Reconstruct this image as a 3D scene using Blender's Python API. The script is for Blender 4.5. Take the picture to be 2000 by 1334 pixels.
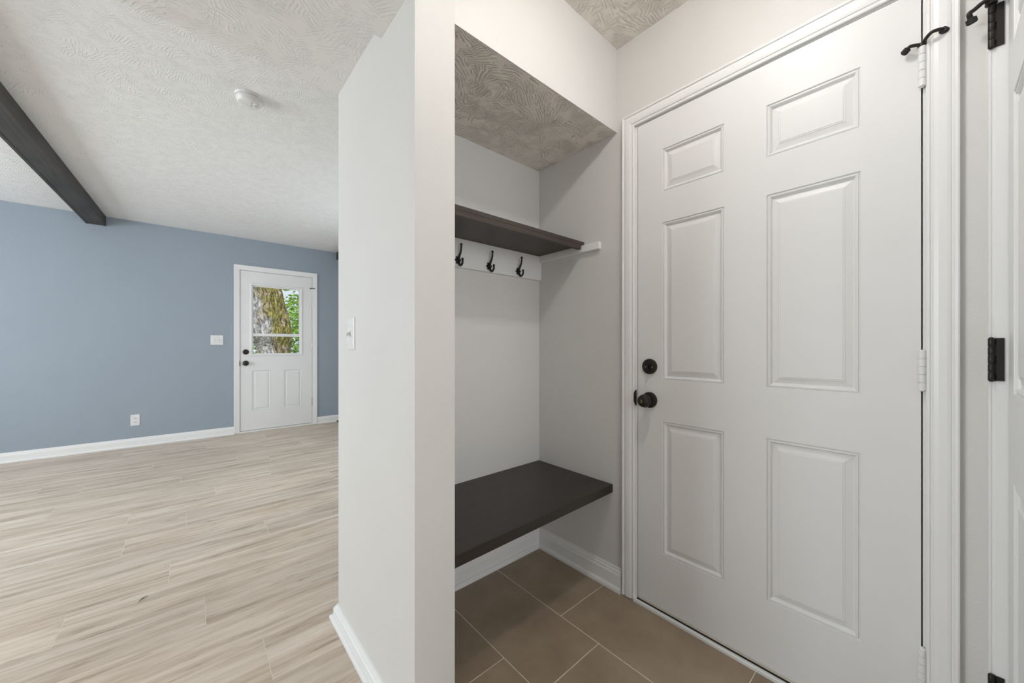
import bpy, bmesh, math, random
from mathutils import Vector, Matrix, noise as mnoise
random.seed(7)
for o in list(bpy.data.objects): bpy.data.objects.remove(o, do_unlink=True)
sc = bpy.context.scene
COL = sc.collection

# ------------------------------------------------------------ camera, world, lights, exposure
FPX, HOR, VPX = 720.6, 676.0, 823.0
CAMZ = 1.107
cam = bpy.data.cameras.new('camera'); camo = bpy.data.objects.new('camera', cam); COL.objects.link(camo)
cam.sensor_fit = 'HORIZONTAL'; cam.sensor_width = 36.0; cam.lens = 36.0*FPX/2000.0
cam.shift_y = (HOR-667.0)/2000.0
cam.clip_start = 0.02
_l = math.hypot(VPX, FPX)
fwd = Vector((FPX/_l, VPX/_l, 0)); rgt = Vector((VPX/_l, -FPX/_l, 0)); up = Vector((0, 0, 1))
camo.matrix_world = Matrix(((rgt.x, up.x, -fwd.x, 0), (rgt.y, up.y, -fwd.y, 0), (rgt.z, up.z, -fwd.z, CAMZ), (0, 0, 0, 1)))
sc.camera = camo

W = bpy.data.worlds.new('sky'); sc.world = W; W.use_nodes = True
bg = W.node_tree.nodes['Background']
bg.inputs[0].default_value = (0.80, 0.90, 1.0, 1); bg.inputs[1].default_value = 0.95

def light(name, kind, loc, direction, energy, color, **kw):
    d = bpy.data.lights.new(name, kind); d.energy = energy; d.color = color
    for k, v in kw.items(): setattr(d, k, v)
    o = bpy.data.objects.new(name, d); COL.objects.link(o); o.location = loc
    o.rotation_euler = Vector(direction).to_track_quat('-Z', 'Y').to_euler()
    return o
light('sun', 'SUN', (0, 0, 12), (0.35, 0.75, -0.72), 4.2, (1.0, 0.95, 0.86), angle=0.01)
XRW = 1.95
DAY = (0.88, 0.95, 1.0)
# daylight through the living-room windows (left wall) and an added fill light behind the camera
light('daylight_window', 'AREA', (-3.32, 2.75, 1.40), (1, 0, -0.02), 84, DAY, shape='RECTANGLE', size=1.5, size_y=1.35)
light('daylight_window', 'AREA', (-3.32, 4.75, 1.40), (1, 0, -0.02), 26, DAY, shape='RECTANGLE', size=1.5, size_y=1.35)
light('daylight_window', 'AREA', (XRW, 3.7, 1.40), (-1, 0, -0.25), 13, DAY, shape='RECTANGLE', size=1.5, size_y=1.35)
light('added_rear_fill', 'AREA', (-0.20, -2.72, 1.55), (0, 1, 0.0), 35, (0.97, 0.985, 1.0), shape='RECTANGLE', size=1.9, size_y=1.35)  # added fill for the entry, no such opening is known
LAMP_STRENGTH = 150.0
LAMP_COLOR = (1.0, 0.96, 0.915)

vs = sc.view_settings
vs.view_transform = 'Standard'; vs.look = 'None'; vs.gamma = 1.0; vs.exposure = 0.0; vs.use_curve_mapping = False

# ------------------------------------------------------------ material helpers
def srgb(r, g, b):
    f = lambda c: (c/255/12.92 if c/255 <= 0.04045 else ((c/255+0.055)/1.055)**2.4)
    return (f(r), f(g), f(b), 1)
class NT:
    def __init__(s, name):
        s.m = bpy.data.materials.new(name); s.m.use_nodes = True; s.t = s.m.node_tree
        s.b = s.t.nodes['Principled BSDF']
    def n(s, typ, **kw):
        nd = s.t.nodes.new(typ)
        ins = kw.pop('ins', {})
        for k, v in kw.items(): setattr(nd, k, v)
        for k, v in ins.items():
            if hasattr(v, 'is_linked') or isinstance(v, bpy.types.NodeSocket): s.t.links.new(v, nd.inputs[k])
            else: nd.inputs[k].default_value = v
        return nd
    def math(s, op, a, b=None, c=None):
        ins = {0: a}
        if b is not None: ins[1] = b
        if c is not None: ins[2] = c
        return s.n('ShaderNodeMath', operation=op, ins=ins).outputs[0]
    def link(s, a, b): s.t.links.new(a, b)
    def set(s, **kw):
        for k, v in kw.items():
            i = s.b.inputs[k]
            if isinstance(v, bpy.types.NodeSocket): s.link(v, i)
            else: i.default_value = v
    def ramp(s, fac, stops):
        r = s.n('ShaderNodeValToRGB', ins={0: fac})
        el = r.color_ramp.elements
        while len(el) < len(stops): el.new(0.5)
        for e, (p, c) in zip(el, stops): e.position = p; e.color = c
        return r.outputs[0]
    def bump(s, h, dist, strength=1.0):
        b = s.n('ShaderNodeBump', ins={'Height': h, 'Distance': dist, 'Strength': strength})
        s.link(b.outputs[0], s.b.inputs['Normal'])

def mat_paint(name, col, rough=0.6, relief=0.0006, scale=260, spec=0.5):
    k = NT(name)
    tc = k.n('ShaderNodeTexCoord').outputs['Object']
    nz = k.n('ShaderNodeTexNoise', ins={'Vector': tc, 'Scale': 3.0, 'Detail': 3.0}).outputs[0]
    c2 = tuple(x*0.975 for x in col[:3])+(1,)
    k.set(**{'Base Color': k.ramp(nz, [(0.3, c2), (0.7, col)]), 'Roughness': rough, 'Specular IOR Level': spec})
    if relief:
        n2 = k.n('ShaderNodeTexNoise', ins={'Vector': tc, 'Scale': scale, 'Detail': 2.0}).outputs[0]
        k.bump(n2, relief)
    return k.m

def mat_ceiling(name, col, dist=0.0022, amt=0.6):
    """stomped plaster: fans of thin ridges radiating from scattered brush marks"""
    k = NT(name)
    g = k.n('ShaderNodeNewGeometry').outputs['Position']
    def fan(scale, period, seed):
        mp = k.n('ShaderNodeMapping', ins={'Vector': g, 'Location': (seed, seed*1.7, 0)}).outputs[0]
        wob = k.n('ShaderNodeTexNoise', ins={'Vector': mp, 'Scale': 16.0, 'Detail': 2.0})
        off = k.n('ShaderNodeVectorMath', operation='MULTIPLY_ADD', ins={0: wob.outputs['Color'], 1: (0.03, 0.03, 0), 2: mp}).outputs[0]
        v = k.n('ShaderNodeTexVoronoi', voronoi_dimensions='2D', ins={'Vector': off, 'Scale': scale, 'Randomness': 1.0})
        loc = k.n('ShaderNodeVectorMath', operation='SUBTRACT', ins={0: off, 1: v.outputs['Position']}).outputs[0]
        ang = k.math('MULTIPLY', k.n('ShaderNodeSeparateColor', ins={0: v.outputs['Color']}).outputs[0], 6.283)
        rot = k.n('ShaderNodeVectorRotate', rotation_type='Z_AXIS', ins={'Vector': loc, 'Angle': ang}).outputs[0]
        sp = k.n('ShaderNodeSeparateXYZ', ins={0: rot})
        # strokes spread like a fan from one side of each brush mark
        u = k.math('DIVIDE', sp.outputs[0], k.math('MULTIPLY_ADD', sp.outputs[1], 4.5, 1.0))
        n2 = k.n('ShaderNodeTexNoise', ins={'Vector': mp, 'Scale': 35.0, 'Detail': 1.0}).outputs[0]
        ph = k.math('MULTIPLY_ADD', n2, 4.5, k.math('MULTIPLY', u, 6.283/period))
        s = k.math('SINE', ph)
        r = k.n('ShaderNodeMapRange', interpolation_type='SMOOTHSTEP', ins={0: s, 1: 0.1, 2: 0.95}).outputs[0]
        msk = k.n('ShaderNodeTexNoise', ins={'Vector': mp, 'Scale': 20.0, 'Detail': 2.0}).outputs[0]
        mr = k.n('ShaderNodeMapRange', ins={0: msk, 1: 0.45, 2: 0.62}).outputs[0]
        return k.math('MULTIPLY', r, mr)
    h = k.math('MAXIMUM', fan(7.0, 0.0135, 3.1), fan(8.5, 0.0125, 11.7))
    k.set(**{'Base Color': col, 'Roughness': 0.75, 'Specular IOR Level': 0.3})
    k.bump(h, dist, amt)
    return k.m

def mat_plank():
    k = NT('vinyl_plank_oak')
    tc = k.n('ShaderNodeTexCoord').outputs['Object']
    rnd = k.n('ShaderNodeObjectInfo').outputs['Random']
    off = k.n('ShaderNodeCombineXYZ', ins={0: k.math('MULTIPLY', rnd, 37.0), 1: k.math('MULTIPLY', rnd, 91.0), 2: 0.0}).outputs[0]
    p = k.n('ShaderNodeVectorMath', operation='ADD', ins={0: tc, 1: off}).outputs[0]
    warp = k.n('ShaderNodeTexNoise', ins={'Vector': p, 'Scale': 2.2, 'Detail': 2.0}).outputs['Color']
    p2 = k.n('ShaderNodeVectorMath', operation='MULTIPLY_ADD', ins={0: warp, 1: (0.0, 0.035, 0), 2: p}).outputs[0]
    def streak(sx, sy, det, rough):
        m = k.n('ShaderNodeMapping', ins={'Vector': p2, 'Scale': (sx, sy, 1)}).outputs[0]
        return k.n('ShaderNodeTexNoise', ins={'Vector': m, 'Scale': 1.0, 'Detail': det, 'Roughness': rough}).outputs[0]
    broad = streak(1.5, 17.0, 4.0, 0.55)
    mid = streak(4.5, 60.0, 4.0, 0.65)
    fine = streak(14.0, 300.0, 2.0, 0.6)
    a = k.math('MULTIPLY', broad, 0.60)
    a = k.math('MULTIPLY_ADD', mid, 0.24, a)
    a = k.math('MULTIPLY_ADD', fine, 0.16, a)
    base = k.ramp(a, [(0.32, srgb(146, 129, 112)), (0.42, srgb(188, 171, 153)), (0.52, srgb(209, 194, 178)), (0.66, srgb(226, 214, 200))])
    # short dark figure marks
    mm = k.n('ShaderNodeMapping', ins={'Vector': p2, 'Scale': (3.4, 26, 1), 'Location': (5, 9, 0)}).outputs[0]
    kn = k.n('ShaderNodeTexNoise', ins={'Vector': mm, 'Scale': 1.0, 'Detail': 4.0, 'Roughness': 0.7}).outputs[0]
    km = k.n('ShaderNodeMapRange', ins={0: kn, 1: 0.575, 2: 0.72}).outputs[0]
    km = k.math('MULTIPLY', km, 0.62)
    mx = k.n('ShaderNodeMix', data_type='RGBA', ins={'Factor': km, 'A': base, 'B': srgb(112, 94, 78)}).outputs['Result']
    val = k.math('MULTIPLY_ADD', rnd, 0.14, 0.92)
    hsv = k.n('ShaderNodeHueSaturation', ins={'Value': val, 'Color': mx}).outputs[0]
    k.set(**{'Base Color': hsv, 'Roughness': 0.42, 'Specular IOR Level': 0.4})
    k.bump(fine, 0.0004)
    return k.m

def mat_tile():
    k = NT('taupe_porcelain')
    tc = k.n('ShaderNodeTexCoord').outputs['Object']
    rnd = k.n('ShaderNodeObjectInfo').outputs['Random']
    off = k.n('ShaderNodeCombineXYZ', ins={0: k.math('MULTIPLY', rnd, 37.0), 1: k.math('MULTIPLY', rnd, 91.0), 2: 0.0}).outputs[0]
    p = k.n('ShaderNodeVectorMath', operation='ADD', ins={0: tc, 1: off}).outputs[0]
    a = k.n('ShaderNodeTexNoise', ins={'Vector': p, 'Scale': 5.0, 'Detail': 6.0, 'Roughness': 0.62}).outputs[0]
    c = k.ramp(a, [(0.28, srgb(140, 124, 106)), (0.5, srgb(154, 137, 117)), (0.75, srgb(167, 151, 131))])
    hsv = k.n('ShaderNodeHueSaturation', ins={'Value': k.math('MULTIPLY_ADD', rnd, 0.10, 0.95), 'Color': c}).outputs[0]
    k.set(**{'Base Color': hsv, 'Roughness': 0.5, 'Specular IOR Level': 0.35})
    k.bump(a, 0.0008)
    return k.m

def mat_darkwood(name, c0, c1, rough, axis=0, scuffs=False):
    k = NT(name)
    tc = k.n('ShaderNodeTexCoord').outputs['Object']
    s = [60, 60, 60]; s[axis] = 2.5
    m = k.n('ShaderNodeMapping', ins={'Vector': tc, 'Scale': tuple(s)}).outputs[0]
    a = k.n('ShaderNodeTexNoise', ins={'Vector': m, 'Scale': 1.0, 'Detail': 4.0}).outputs[0]
    b = k.n('ShaderNodeTexNoise', ins={'Vector': tc, 'Scale': 3.0, 'Detail': 3.0}).outputs[0]
    f = k.math('MULTIPLY_ADD', b, 0.5, k.math('MULTIPLY', a, 0.5))
    c = k.ramp(f, [(0.35, c0), (0.65, c1)])
    if scuffs:
        v = k.n('ShaderNodeTexVoronoi', ins={'Vector': tc, 'Scale': 11.0}).outputs['Distance']
        d = k.n('ShaderNodeMapRange', ins={0: v, 1: 0.020, 2: 0.012}).outputs[0]
        c = k.n('ShaderNodeMix', data_type='RGBA', ins={'Factor': d, 'A': c, 'B': srgb(150, 140, 128)}).outputs['Result']
    k.set(**{'Base Color': c, 'Roughness': rough})
    k.bump(a, 0.0004)
    return k.m

def mat_plain(name, col, rough=0.4, metal=0.0, spec=0.5):
    k = NT(name)
    tc = k.n('ShaderNodeTexCoord').outputs['Object']
    nz = k.n('ShaderNodeTexNoise', ins={'Vector': tc, 'Scale': 40.0, 'Detail': 2.0}).outputs[0]
    c2 = tuple(x*0.9 for x in col[:3])+(1,)
    k.set(**{'Base Color': k.ramp(nz, [(0.35, c2), (0.65, col)]), 'Roughness': rough, 'Metallic': metal, 'Specular IOR Level': spec})
    return k.m

M = {}
M['greige'] = mat_paint('greige_wall_paint', (0.69, 0.68, 0.66, 1), 0.5)
M['blue'] = mat_paint('slate_blue_wall_paint', (0.310, 0.363, 0.422, 1), 0.6)
M['trim'] = mat_paint('white_trim_paint', (0.83, 0.83, 0.82, 1), 0.35, 0)
M['door'] = mat_paint('white_door_paint', (0.805, 0.805, 0.80, 1), 0.42, 0.00012, 90, 0.4)
M['ceil'] = mat_ceiling('stomped_ceiling_plaster', (0.83, 0.825, 0.815, 1), 0.0026, 0.7)
M['ceil_bounce'] = mat_ceiling('stomped_plaster_bounce_tint', (0.85, 0.805, 0.74, 1), 0.006, 1.0)  # same plaster, warm tint stands for light bounced off the tile floor
M['plank'] = mat_plank()
M['tile'] = mat_tile()
M['grout'] = mat_plain('sand_grout', srgb(172, 157, 135), 0.9)
M['subfloor'] = mat_plain('bevel_highlight_underlay', srgb(236, 228, 214), 0.9)  # pale colour shows in plank gaps as painted bevel highlights
M['espresso'] = mat_darkwood('espresso_stain', srgb(36, 30, 26), srgb(47, 40, 35), 0.40, 0, True)
M['espresso_shelf'] = mat_darkwood('espresso_stain_shelf', srgb(52, 44, 39), srgb(72, 62, 55), 0.45)
M['beam'] = mat_darkwood('charcoal_beam_stain', srgb(46, 44, 42), srgb(70, 67, 63), 0.6, 1)
M['bronze'] = mat_plain('oil_rubbed_bronze', srgb(42, 38, 35), 0.38, 0.35)
M['brass_wear'] = mat_plain('worn_bronze_highlight', srgb(150, 128, 100), 0.35, 0.6)
M['steel'] = mat_plain('bright_steel', srgb(190, 190, 188), 0.3, 0.8)
M['plastic'] = mat_plain('white_plastic', (0.80, 0.80, 0.79, 1), 0.35)
M['slot'] = mat_plain('dark_slot', (0.02, 0.02, 0.02, 1), 0.8)
M['rubber'] = mat_plain('black_rubber', (0.02, 0.02, 0.02, 1), 0.7)
M['cream'] = mat_plain('cream_vinyl', srgb(214, 208, 194), 0.5)

# ------------------------------------------------------------ geometry helpers
def tri_count(o): return len(o.data.polygons)
def obj(name, bm, mat, parent=None, kind=None, smooth=False, loc=None):
    me = bpy.data.meshes.new(name)
    bmesh.ops.recalc_face_normals(bm, faces=bm.faces)
    bm.to_mesh(me); bm.free()
    if mat is not None: me.materials.append(mat)
    if smooth:
        for p in me.polygons: p.use_smooth = True
        try: me.set_sharp_from_angle(angle=math.radians(38))
        except Exception: pass
    o = bpy.data.objects.new(name, me); COL.objects.link(o)
    if loc is not None:
        me.transform(Matrix.Translation(-Vector(loc))); o.location = loc
    if parent is not None:
        o.parent = parent
        pl = parent.location if parent.parent is None else parent.matrix_local.translation + parent.parent.location
        wl = Vector(o.location)
        o.location = wl - Vector(gloc(parent))
    if kind: o['kind'] = kind
    return o
def gloc(o):
    v = Vector(o.location); p = o.parent
    while p is not None: v = v + Vector(p.location); p = p.parent
    return v
def tag(o, label=None, cat=None, group=None, kind=None):
    if label: o['label'] = label
    if cat: o['category'] = cat
    if group: o['group'] = group
    if kind: o['kind'] = kind
    return o
def empty(name, loc, label=None, cat=None, group=None, kind=None, parent=None):
    o = bpy.data.objects.new(name, None); COL.objects.link(o); o.location = loc
    o.empty_display_size = 0.05
    if parent is not None:
        o.parent = parent; o.location = Vector(loc)-gloc(parent)
    return tag(o, label, cat, group, kind)
def bx(bm, x0, x1, y0, y1, z0, z1, bev=0.0):
    vs_ = [bm.verts.new(p) for p in ((x0,y0,z0),(x1,y0,z0),(x1,y1,z0),(x0,y1,z0),(x0,y0,z1),(x1,y0,z1),(x1,y1,z1),(x0,y1,z1))]
    fs = [bm.faces.new([vs_[i] for i in f]) for f in ((3,2,1,0),(4,5,6,7),(0,1,5,4),(1,2,6,5),(2,3,7,6),(3,0,4,7))]
    if bev > 0:
        es = list({e for f in fs for e in f.edges})
        bmesh.ops.bevel(bm, geom=es, offset=bev, segments=2, affect='EDGES', profile=0.6)
    return bm
def box(name, x0, x1, y0, y1, z0, z1, mat, parent=None, kind=None, bev=0.0, loc=None):
    bm = bmesh.new(); bx(bm, x0, x1, y0, y1, z0, z1, bev)
    return obj(name, bm, mat, parent, kind, loc=loc)
def lathe(bm, prof, base, axis, seg=32):
    """prof: (radius, distance along axis)"""
    ax = Vector(axis).normalized(); t = Vector((0,0,1)) if abs(ax.z) < 0.9 else Vector((1,0,0))
    u = ax.cross(t).normalized(); v = ax.cross(u)
    rings = []
    for r, d in prof:
        c = Vector(base)+ax*d
        if r < 1e-6: rings.append([bm.verts.new(c)])
        else: rings.append([bm.verts.new(c+u*(r*math.cos(2*math.pi*i/seg))+v*(r*math.sin(2*math.pi*i/seg))) for i in range(seg)])
    for a, b in zip(rings, rings[1:]):
        for i in range(seg):
            j = (i+1) % seg
            if len(a) == 1 and len(b) == 1: continue
            if len(a) == 1: bm.faces.new((a[0], b[i], b[j]))
            elif len(b) == 1: bm.faces.new((a[i], a[j], b[0]))
            else: bm.faces.new((a[i], a[j], b[j], b[i]))
    for r in (rings[0], rings[-1]):
        if len(r) > 2: bm.faces.new(r)
    return bm
def tube(bm, pts, rad, seg=10):
    pts = [Vector(p) for p in pts]
    if not isinstance(rad, (list, tuple)): rad = [rad]*len(pts)
    prev = None; rings = []
    for i, p in enumerate(pts):
        d = (pts[min(i+1, len(pts)-1)]-pts[max(i-1, 0)]).normalized()
        if prev is None:
            t = Vector((0,0,1)) if abs(d.z) < 0.9 else Vector((1,0,0)); u = d.cross(t).normalized()
        else: u = (prev-d*prev.dot(d)).normalized()
        prev = u; v = d.cross(u)
        rings.append([bm.verts.new(p+u*(rad[i]*math.cos(2*math.pi*k/seg))+v*(rad[i]*math.sin(2*math.pi*k/seg))) for k in range(seg)])
    for a, b in zip(rings, rings[1:]):
        for k in range(seg): bm.faces.new((a[k], a[(k+1)%seg], b[(k+1)%seg], b[k]))
    bm.faces.new(rings[0]); bm.faces.new(rings[-1])
    return bm
def spline(pts, n=8):
    P = [Vector(p) for p in pts]; P = [2*P[0]-P[1]]+P+[2*P[-1]-P[-2]]; out = []
    for i in range(1, len(P)-2):
        for k in range(n):
            t = k/n; a, b, c, d = P[i-1:i+3]
            out.append(0.5*((2*b)+(-a+c)*t+(2*a-5*b+4*c-d)*t*t+(-a+3*b-3*c+d)*t**3))
    out.append(P[-2]); return out
def sweep(bm, stations):
    """stations: list of closed profile loops (same vertex count)"""
    rings = [[bm.verts.new(p) for p in s] for s in stations]
    n = len(rings[0])
    for a, b in zip(rings, rings[1:]):
        for k in range(n): bm.faces.new((a[k], a[(k+1)%n], b[(k+1)%n], b[k]))
    bm.faces.new(rings[0]); bm.faces.new(rings[-1])
    return bm

# ------------------------------------------------------------ key dimensions (metres, camera above the origin)
XW = 1.464        # entry-door wall
YH = 0.9475       # front plane of the closet header
YB = 1.443        # closet back wall
XC = 0.601        # closet left jamb
XP = 0.457        # living-room face of the partition
YP = 1.592        # far end of the partition
YF = 5.79         # blue wall
ZC = 2.454        # entry ceiling
ZL = 2.483        # living ceiling
XR = 1.79         # living right wall
XL = -3.2; YK = -2.6

# ------------------------------------------------------------ structure: floors
fl = box('floor', XL, XR, YK, YF, -0.05, -0.0007, M['subfloor'], kind='structure')
PW = 0.229; Y0 = 2.13 - 21*PW
known = {20: 0.051, 21: -0.38, 22: -0.072, 23: 0.358, 25: -0.014, 26: -0.292, 27: 0.152, 28: 0.533, 24: 0.95, 35: -0.509, 29: -0.05, 31: 0.36, 30: -0.62, 32: -0.25, 33: 0.62, 34: 0.15, 19: -0.45, 18: 0.21}
LEN = 1.22
npl = 0
for r in range(0, 38):
    y0, y1 = Y0+r*PW, Y0+(r+1)*PW
    y0c, y1c = max(y0, YK), min(y1, YF-0.012)
    if y1c-y0c < 0.01: continue
    xmax = XR-0.012 if y1 > YP+0.005 else XP-0.018
    j = known.get(r, random.uniform(-0.6, 0.6))
    k0 = math.floor((XL-j)/LEN)
    x = j+k0*LEN
    while x < xmax:
        a, b = max(x, XL), min(x+LEN, xmax)
        if b-a > 0.05:
            bm = bmesh.new(); g = 0.0010; c = 0.0003; gy = 0.00025
            x0, x1, ya, yb = a+g, b-g, y0c+gy, y1c-gy
            lo = [(x0,ya,-0.003),(x1,ya,-0.003),(x1,yb,-0.003),(x0,yb,-0.003)]
            md = [(p[0],p[1],-c) for p in lo]
            hi = [(x0+c,ya+c,0),(x1-c,ya+c,0),(x1-c,yb-c,0),(x0+c,yb-c,0)]
            sweep(bm, [lo, md, hi])
            obj('plank', bm, M['plank'], fl, loc=((x0+x1)/2, (ya+yb)/2, 0)); npl += 1
        x += LEN

fl2 = box('floor', XP-0.017, 1.60, -1.3, YB+0.01, -0.05, -0.0012, M['grout'], kind='structure')
TW, TL, G = 0.306, 0.610, 0.0022
cols = [(0.842-TW, 1.005), (0.842, 0.821), (0.842+TW, 1.008), (0.842+2*TW, 0.82)]
for cx0, jy in cols:
    y = jy-4*TL
    while y < YB:
        a, b = max(y, -1.29), min(y+TL, YB)
        xa, xb = max(cx0, XP-0.016), min(cx0+TW, 1.455)
        if b-a > 0.03 and xb-xa > 0.01:
            bm = bmesh.new(); c = 0.0008
            x0, x1, ya, yb = xa+G/2, xb-G/2, a+G/2, b-G/2
            lo = [(x0,ya,-0.002),(x1,ya,-0.002),(x1,yb,-0.002),(x0,yb,-0.002)]
            md = [(p[0],p[1],-c) for p in lo]
            hi = [(x0+c,ya+c,0),(x1-c,ya+c,0),(x1-c,yb-c,0),(x0+c,yb-c,0)]
            sweep(bm, [lo, md, hi])
            obj('tile', bm, M['tile'], fl2, loc=((x0+x1)/2, (ya+yb)/2, 0))
        y += TL

# ------------------------------------------------------------ structure: walls and ceilings
def wall_open(name, mat, axis, p0, p1, a0, a1, z0, z1, holes):
    """wall slab; axis 'x' = constant x between p0,p1 running along y (a0..a1); holes = (h0,h1,zb,zt)"""
    bm = bmesh.new()
    cuts = sorted({a0, a1, *[h[0] for h in holes], *[h[1] for h in holes]})
    for c0, c1 in zip(cuts, cuts[1:]):
        hs = [h for h in holes if h[0] <= c0+1e-6 and h[1] >= c1-1e-6]
        segs = [(z0, z1)] if not hs else [s for s in ((z0, hs[0][2]), (hs[0][3], z1)) if s[1]-s[0] > 1e-6]
        for s0, s1 in segs:
            if axis == 'x': bx(bm, p0, p1, c0, c1, s0, s1)
            else: bx(bm, c0, c1, p0, p1, s0, s1)
    bmesh.ops.remove_doubles(bm, verts=bm.verts, dist=1e-5)
    return obj(name, bm, mat, kind='structure')
HW = 2.7
wall_open('wall_blue', M['blue'], 'y', YF, YF+0.15, XL-0.12, XR+0.12, 0, HW, [(0.478, 1.32, 0, 2.083)])
wall_open('wall_left', M['greige'], 'x', XL-0.12, XL, YK-0.1, YF, 0, HW, [(2.0, 3.5, 0.775, 2.125), (4.0, 5.5, 0.775, 2.125)])
wall_open('wall_back', M['greige'], 'y', YK-0.12, YK, XL, 1.47, 0, HW, [(-1.2, 0.8, 0.8, 2.3)])  # unseen rear opening made for the added fill light
wall_open('wall_right', M['greige'], 'x', XR, XR+0.12, YP, YF, 0, HW, [(2.95, 4.45, 0.725, 2.075)])
# entry-door wall: front door opening and the small closet behind the open door
wall_open('wall_front', M['greige'], 'x', XW, XW+0.13, YK, YB, 0, ZC+0.05, [(0.008, 0.858, 0, 2.067), (-0.535, -0.125, 0, 2.05)])
bm = bmesh.new()
bx(bm, 2.1, 2.15, -0.6, -0.06, 0, 2.2); bx(bm, XW+0.13, 2.1, -0.6, -0.545, 0, 2.2); bx(bm, XW+0.13, 2.1, -0.115, -0.06, 0, 2.2); bx(bm, XW+0.13, 2.1, -0.545, -0.115, 2.15, 2.2)
obj('wall_closet', bm, M['greige'], kind='structure')
# partition between entry and living room with the closet header, jamb, back wall (one plastered shell)
ZS = 2.076   # underside of the closet
def prism(bm, poly, z0, z1):
    lo = [bm.verts.new((x, y, z0)) for x, y in poly]; hi = [bm.verts.new((x, y, z1)) for x, y in poly]
    n = len(poly)
    for i in range(n): bm.faces.new((lo[i], lo[(i+1)%n], hi[(i+1)%n], hi[i]))
    bm.faces.new(lo[::-1]); bm.faces.new(hi)
YN = XP*(YH/0.471)   # near corner of the partition
bm = bmesh.new()
prism(bm, [(XP, YN), (XC, YH), (XC, YP), (XP, YP)], 0, ZC+0.05)
obj('wall_partition', bm, M['greige'], kind='structure')
box('wall_closet_back', XC, XR, YB, YP, 0, ZL+0.02, M['greige'], kind='structure')
bm = bmesh.new(); bx(bm, XC, XW, YH, YH+0.004, ZS, ZC+0.05); bx(bm, XC, XW, YH+0.0041, YH+0.115, ZS+0.031, ZC+0.05)
obj('wall_closet_header', bm, M['greige'], kind='structure')
box('ceiling', XC, XW, YH+0.0041, YB, ZS, ZS+0.03, M['ceil_bounce'], kind='structure')
box('ceiling', XP, XW, YK, YH, ZC, ZC+0.05, M['ceil_bounce'], kind='structure')
box('ceiling', XL, XR+0.1, YP-0.02, YF, ZL, ZL+0.05, M['ceil'], kind='structure')
# dropped ceiling over the passage, in two steps
ZD1, ZD2 = 2.130, 2.078
box('ceiling', XL, XP, 1.148, YP, ZD1, ZL+0.05, M['ceil'], kind='structure')
box('ceiling', XL, XP, YK, 1.148, ZD2, ZL+0.05, M['ceil'], kind='structure')
box('roof', XL-0.3, 2.2, YK-0.3, YF+0.35, 2.72, 2.80, M['greige'], kind='structure')

# ------------------------------------------------------------ structure: baseboards, casings
def base_profile(h, t, sh, st):
    return ([(0, 0), (t, 0), (t, h*0.70), (t*0.78, h*0.76), (t*0.70, h*0.84), (t*0.42, h*0.90), (t*0.36, h*0.98), (t*0.2, h), (0, h)],
            [(t, 0), (t+st, 0), (t+st, sh*0.45), (t+st*0.85, sh*0.75), (t+st*0.45, sh*0.95), (t, sh)])
def run_base(name, path, side, h=0.102, t=0.0135, sh=0.02, st=0.012):
    """path: 2-D points on the wall line; side=+1 when the room lies to the left of travel"""
    P = [Vector((p[0], p[1])) for p in path]
    offs = []
    for i, p in enumerate(P):
        ds = []
        if i > 0: ds.append((P[i]-P[i-1]).normalized())
        if i < len(P)-1: ds.append((P[i+1]-P[i]).normalized())
        ns = [Vector((-d.y, d.x))*side for d in ds]
        m = sum(ns, Vector((0, 0)))
        m = m/ (m.length_squared/len(ns)) if len(ns) == 2 else ns[0]
        if len(ns) == 2:
            m = (ns[0]+ns[1]); m = m/(1+ns[0].dot(ns[1]))
        offs.append(m)
    pr = base_profile(h, t, sh, st); out = []
    for k, prof in enumerate(pr):
        bm = bmesh.new()
        sweep(bm, [[(p.x+o.x*w, p.y+o.y*w, z+0.0004) for w, z in prof] for p, o in zip(P, offs)])
        if k == 0: root = obj(name, bm, M['trim'], kind='structure')
        else: obj('shoe_moulding', bm, M['trim'], root)
    return root
run_base('baseboard_blue', [(XL, YF), (0.426, YF)], -1, 0.096)
run_base('baseboard_blue', [(1.376, YF), (XR, YF)], -1, 0.096)
run_base('baseboard_closet', [(XC, YB), (XW, YB), (XW, 0.920)], -1, 0.105, 0.0135, 0.022, 0.010)
run_base('baseboard_partition', [(XP, YN+0.003), (XP, YP), (XR, YP)], +1, 0.060, 0.016, 0.016, 0.012)
run_base('baseboard_left', [(XL, YK), (XL, YF)], -1, 0.096)

CAS = [(0, 0), (0, 0.009), (0.002, 0.011), (0.0065, 0.0115), (0.0085, 0.0095), (0.0115, 0.0095), (0.0135, 0.0125), (0.022, 0.0145), (0.036, 0.0155), (0.042, 0.0145), (0.0435, 0.0125), (0.0465, 0.0125), (0.0485, 0.0165), (0.054, 0.0175), (0.057, 0.0155), (0.057, 0)]
def casing(name, axis, plane, sgn, a0, a1, h, prof, zb=0.0, flip=False, scale=1.0):
    """casing around an opening a0..a1 x zb..h, proud of `plane` along sgn"""
    root = empty(name, (plane, (a0+a1)/2, 0) if axis == 'x' else ((a0+a1)/2, plane, 0), kind='structure')
    def P(a, z, t): return (plane+sgn*t, a, z) if axis == 'x' else (a, plane+sgn*t, z)
    pr = [(w*scale, t) for w, t in prof]
    bm = bmesh.new(); sweep(bm, [[P(a0-w, zb, t) for w, t in pr], [P(a0-w, h+w, t) for w, t in pr]]); obj('casing_leg', bm, M['trim'], root)
    bm = bmesh.new(); sweep(bm, [[P(a1+w, zb, t) for w, t in pr], [P(a1+w, h+w, t) for w, t in pr]]); obj('casing_leg', bm, M['trim'], root)
    bm = bmesh.new(); sweep(bm, [[P(a0-w, h+w, t) for w, t in pr], [P(a1+w, h+w, t) for w, t in pr]]); obj('casing_head', bm, M['trim'], root)
    return root
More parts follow.
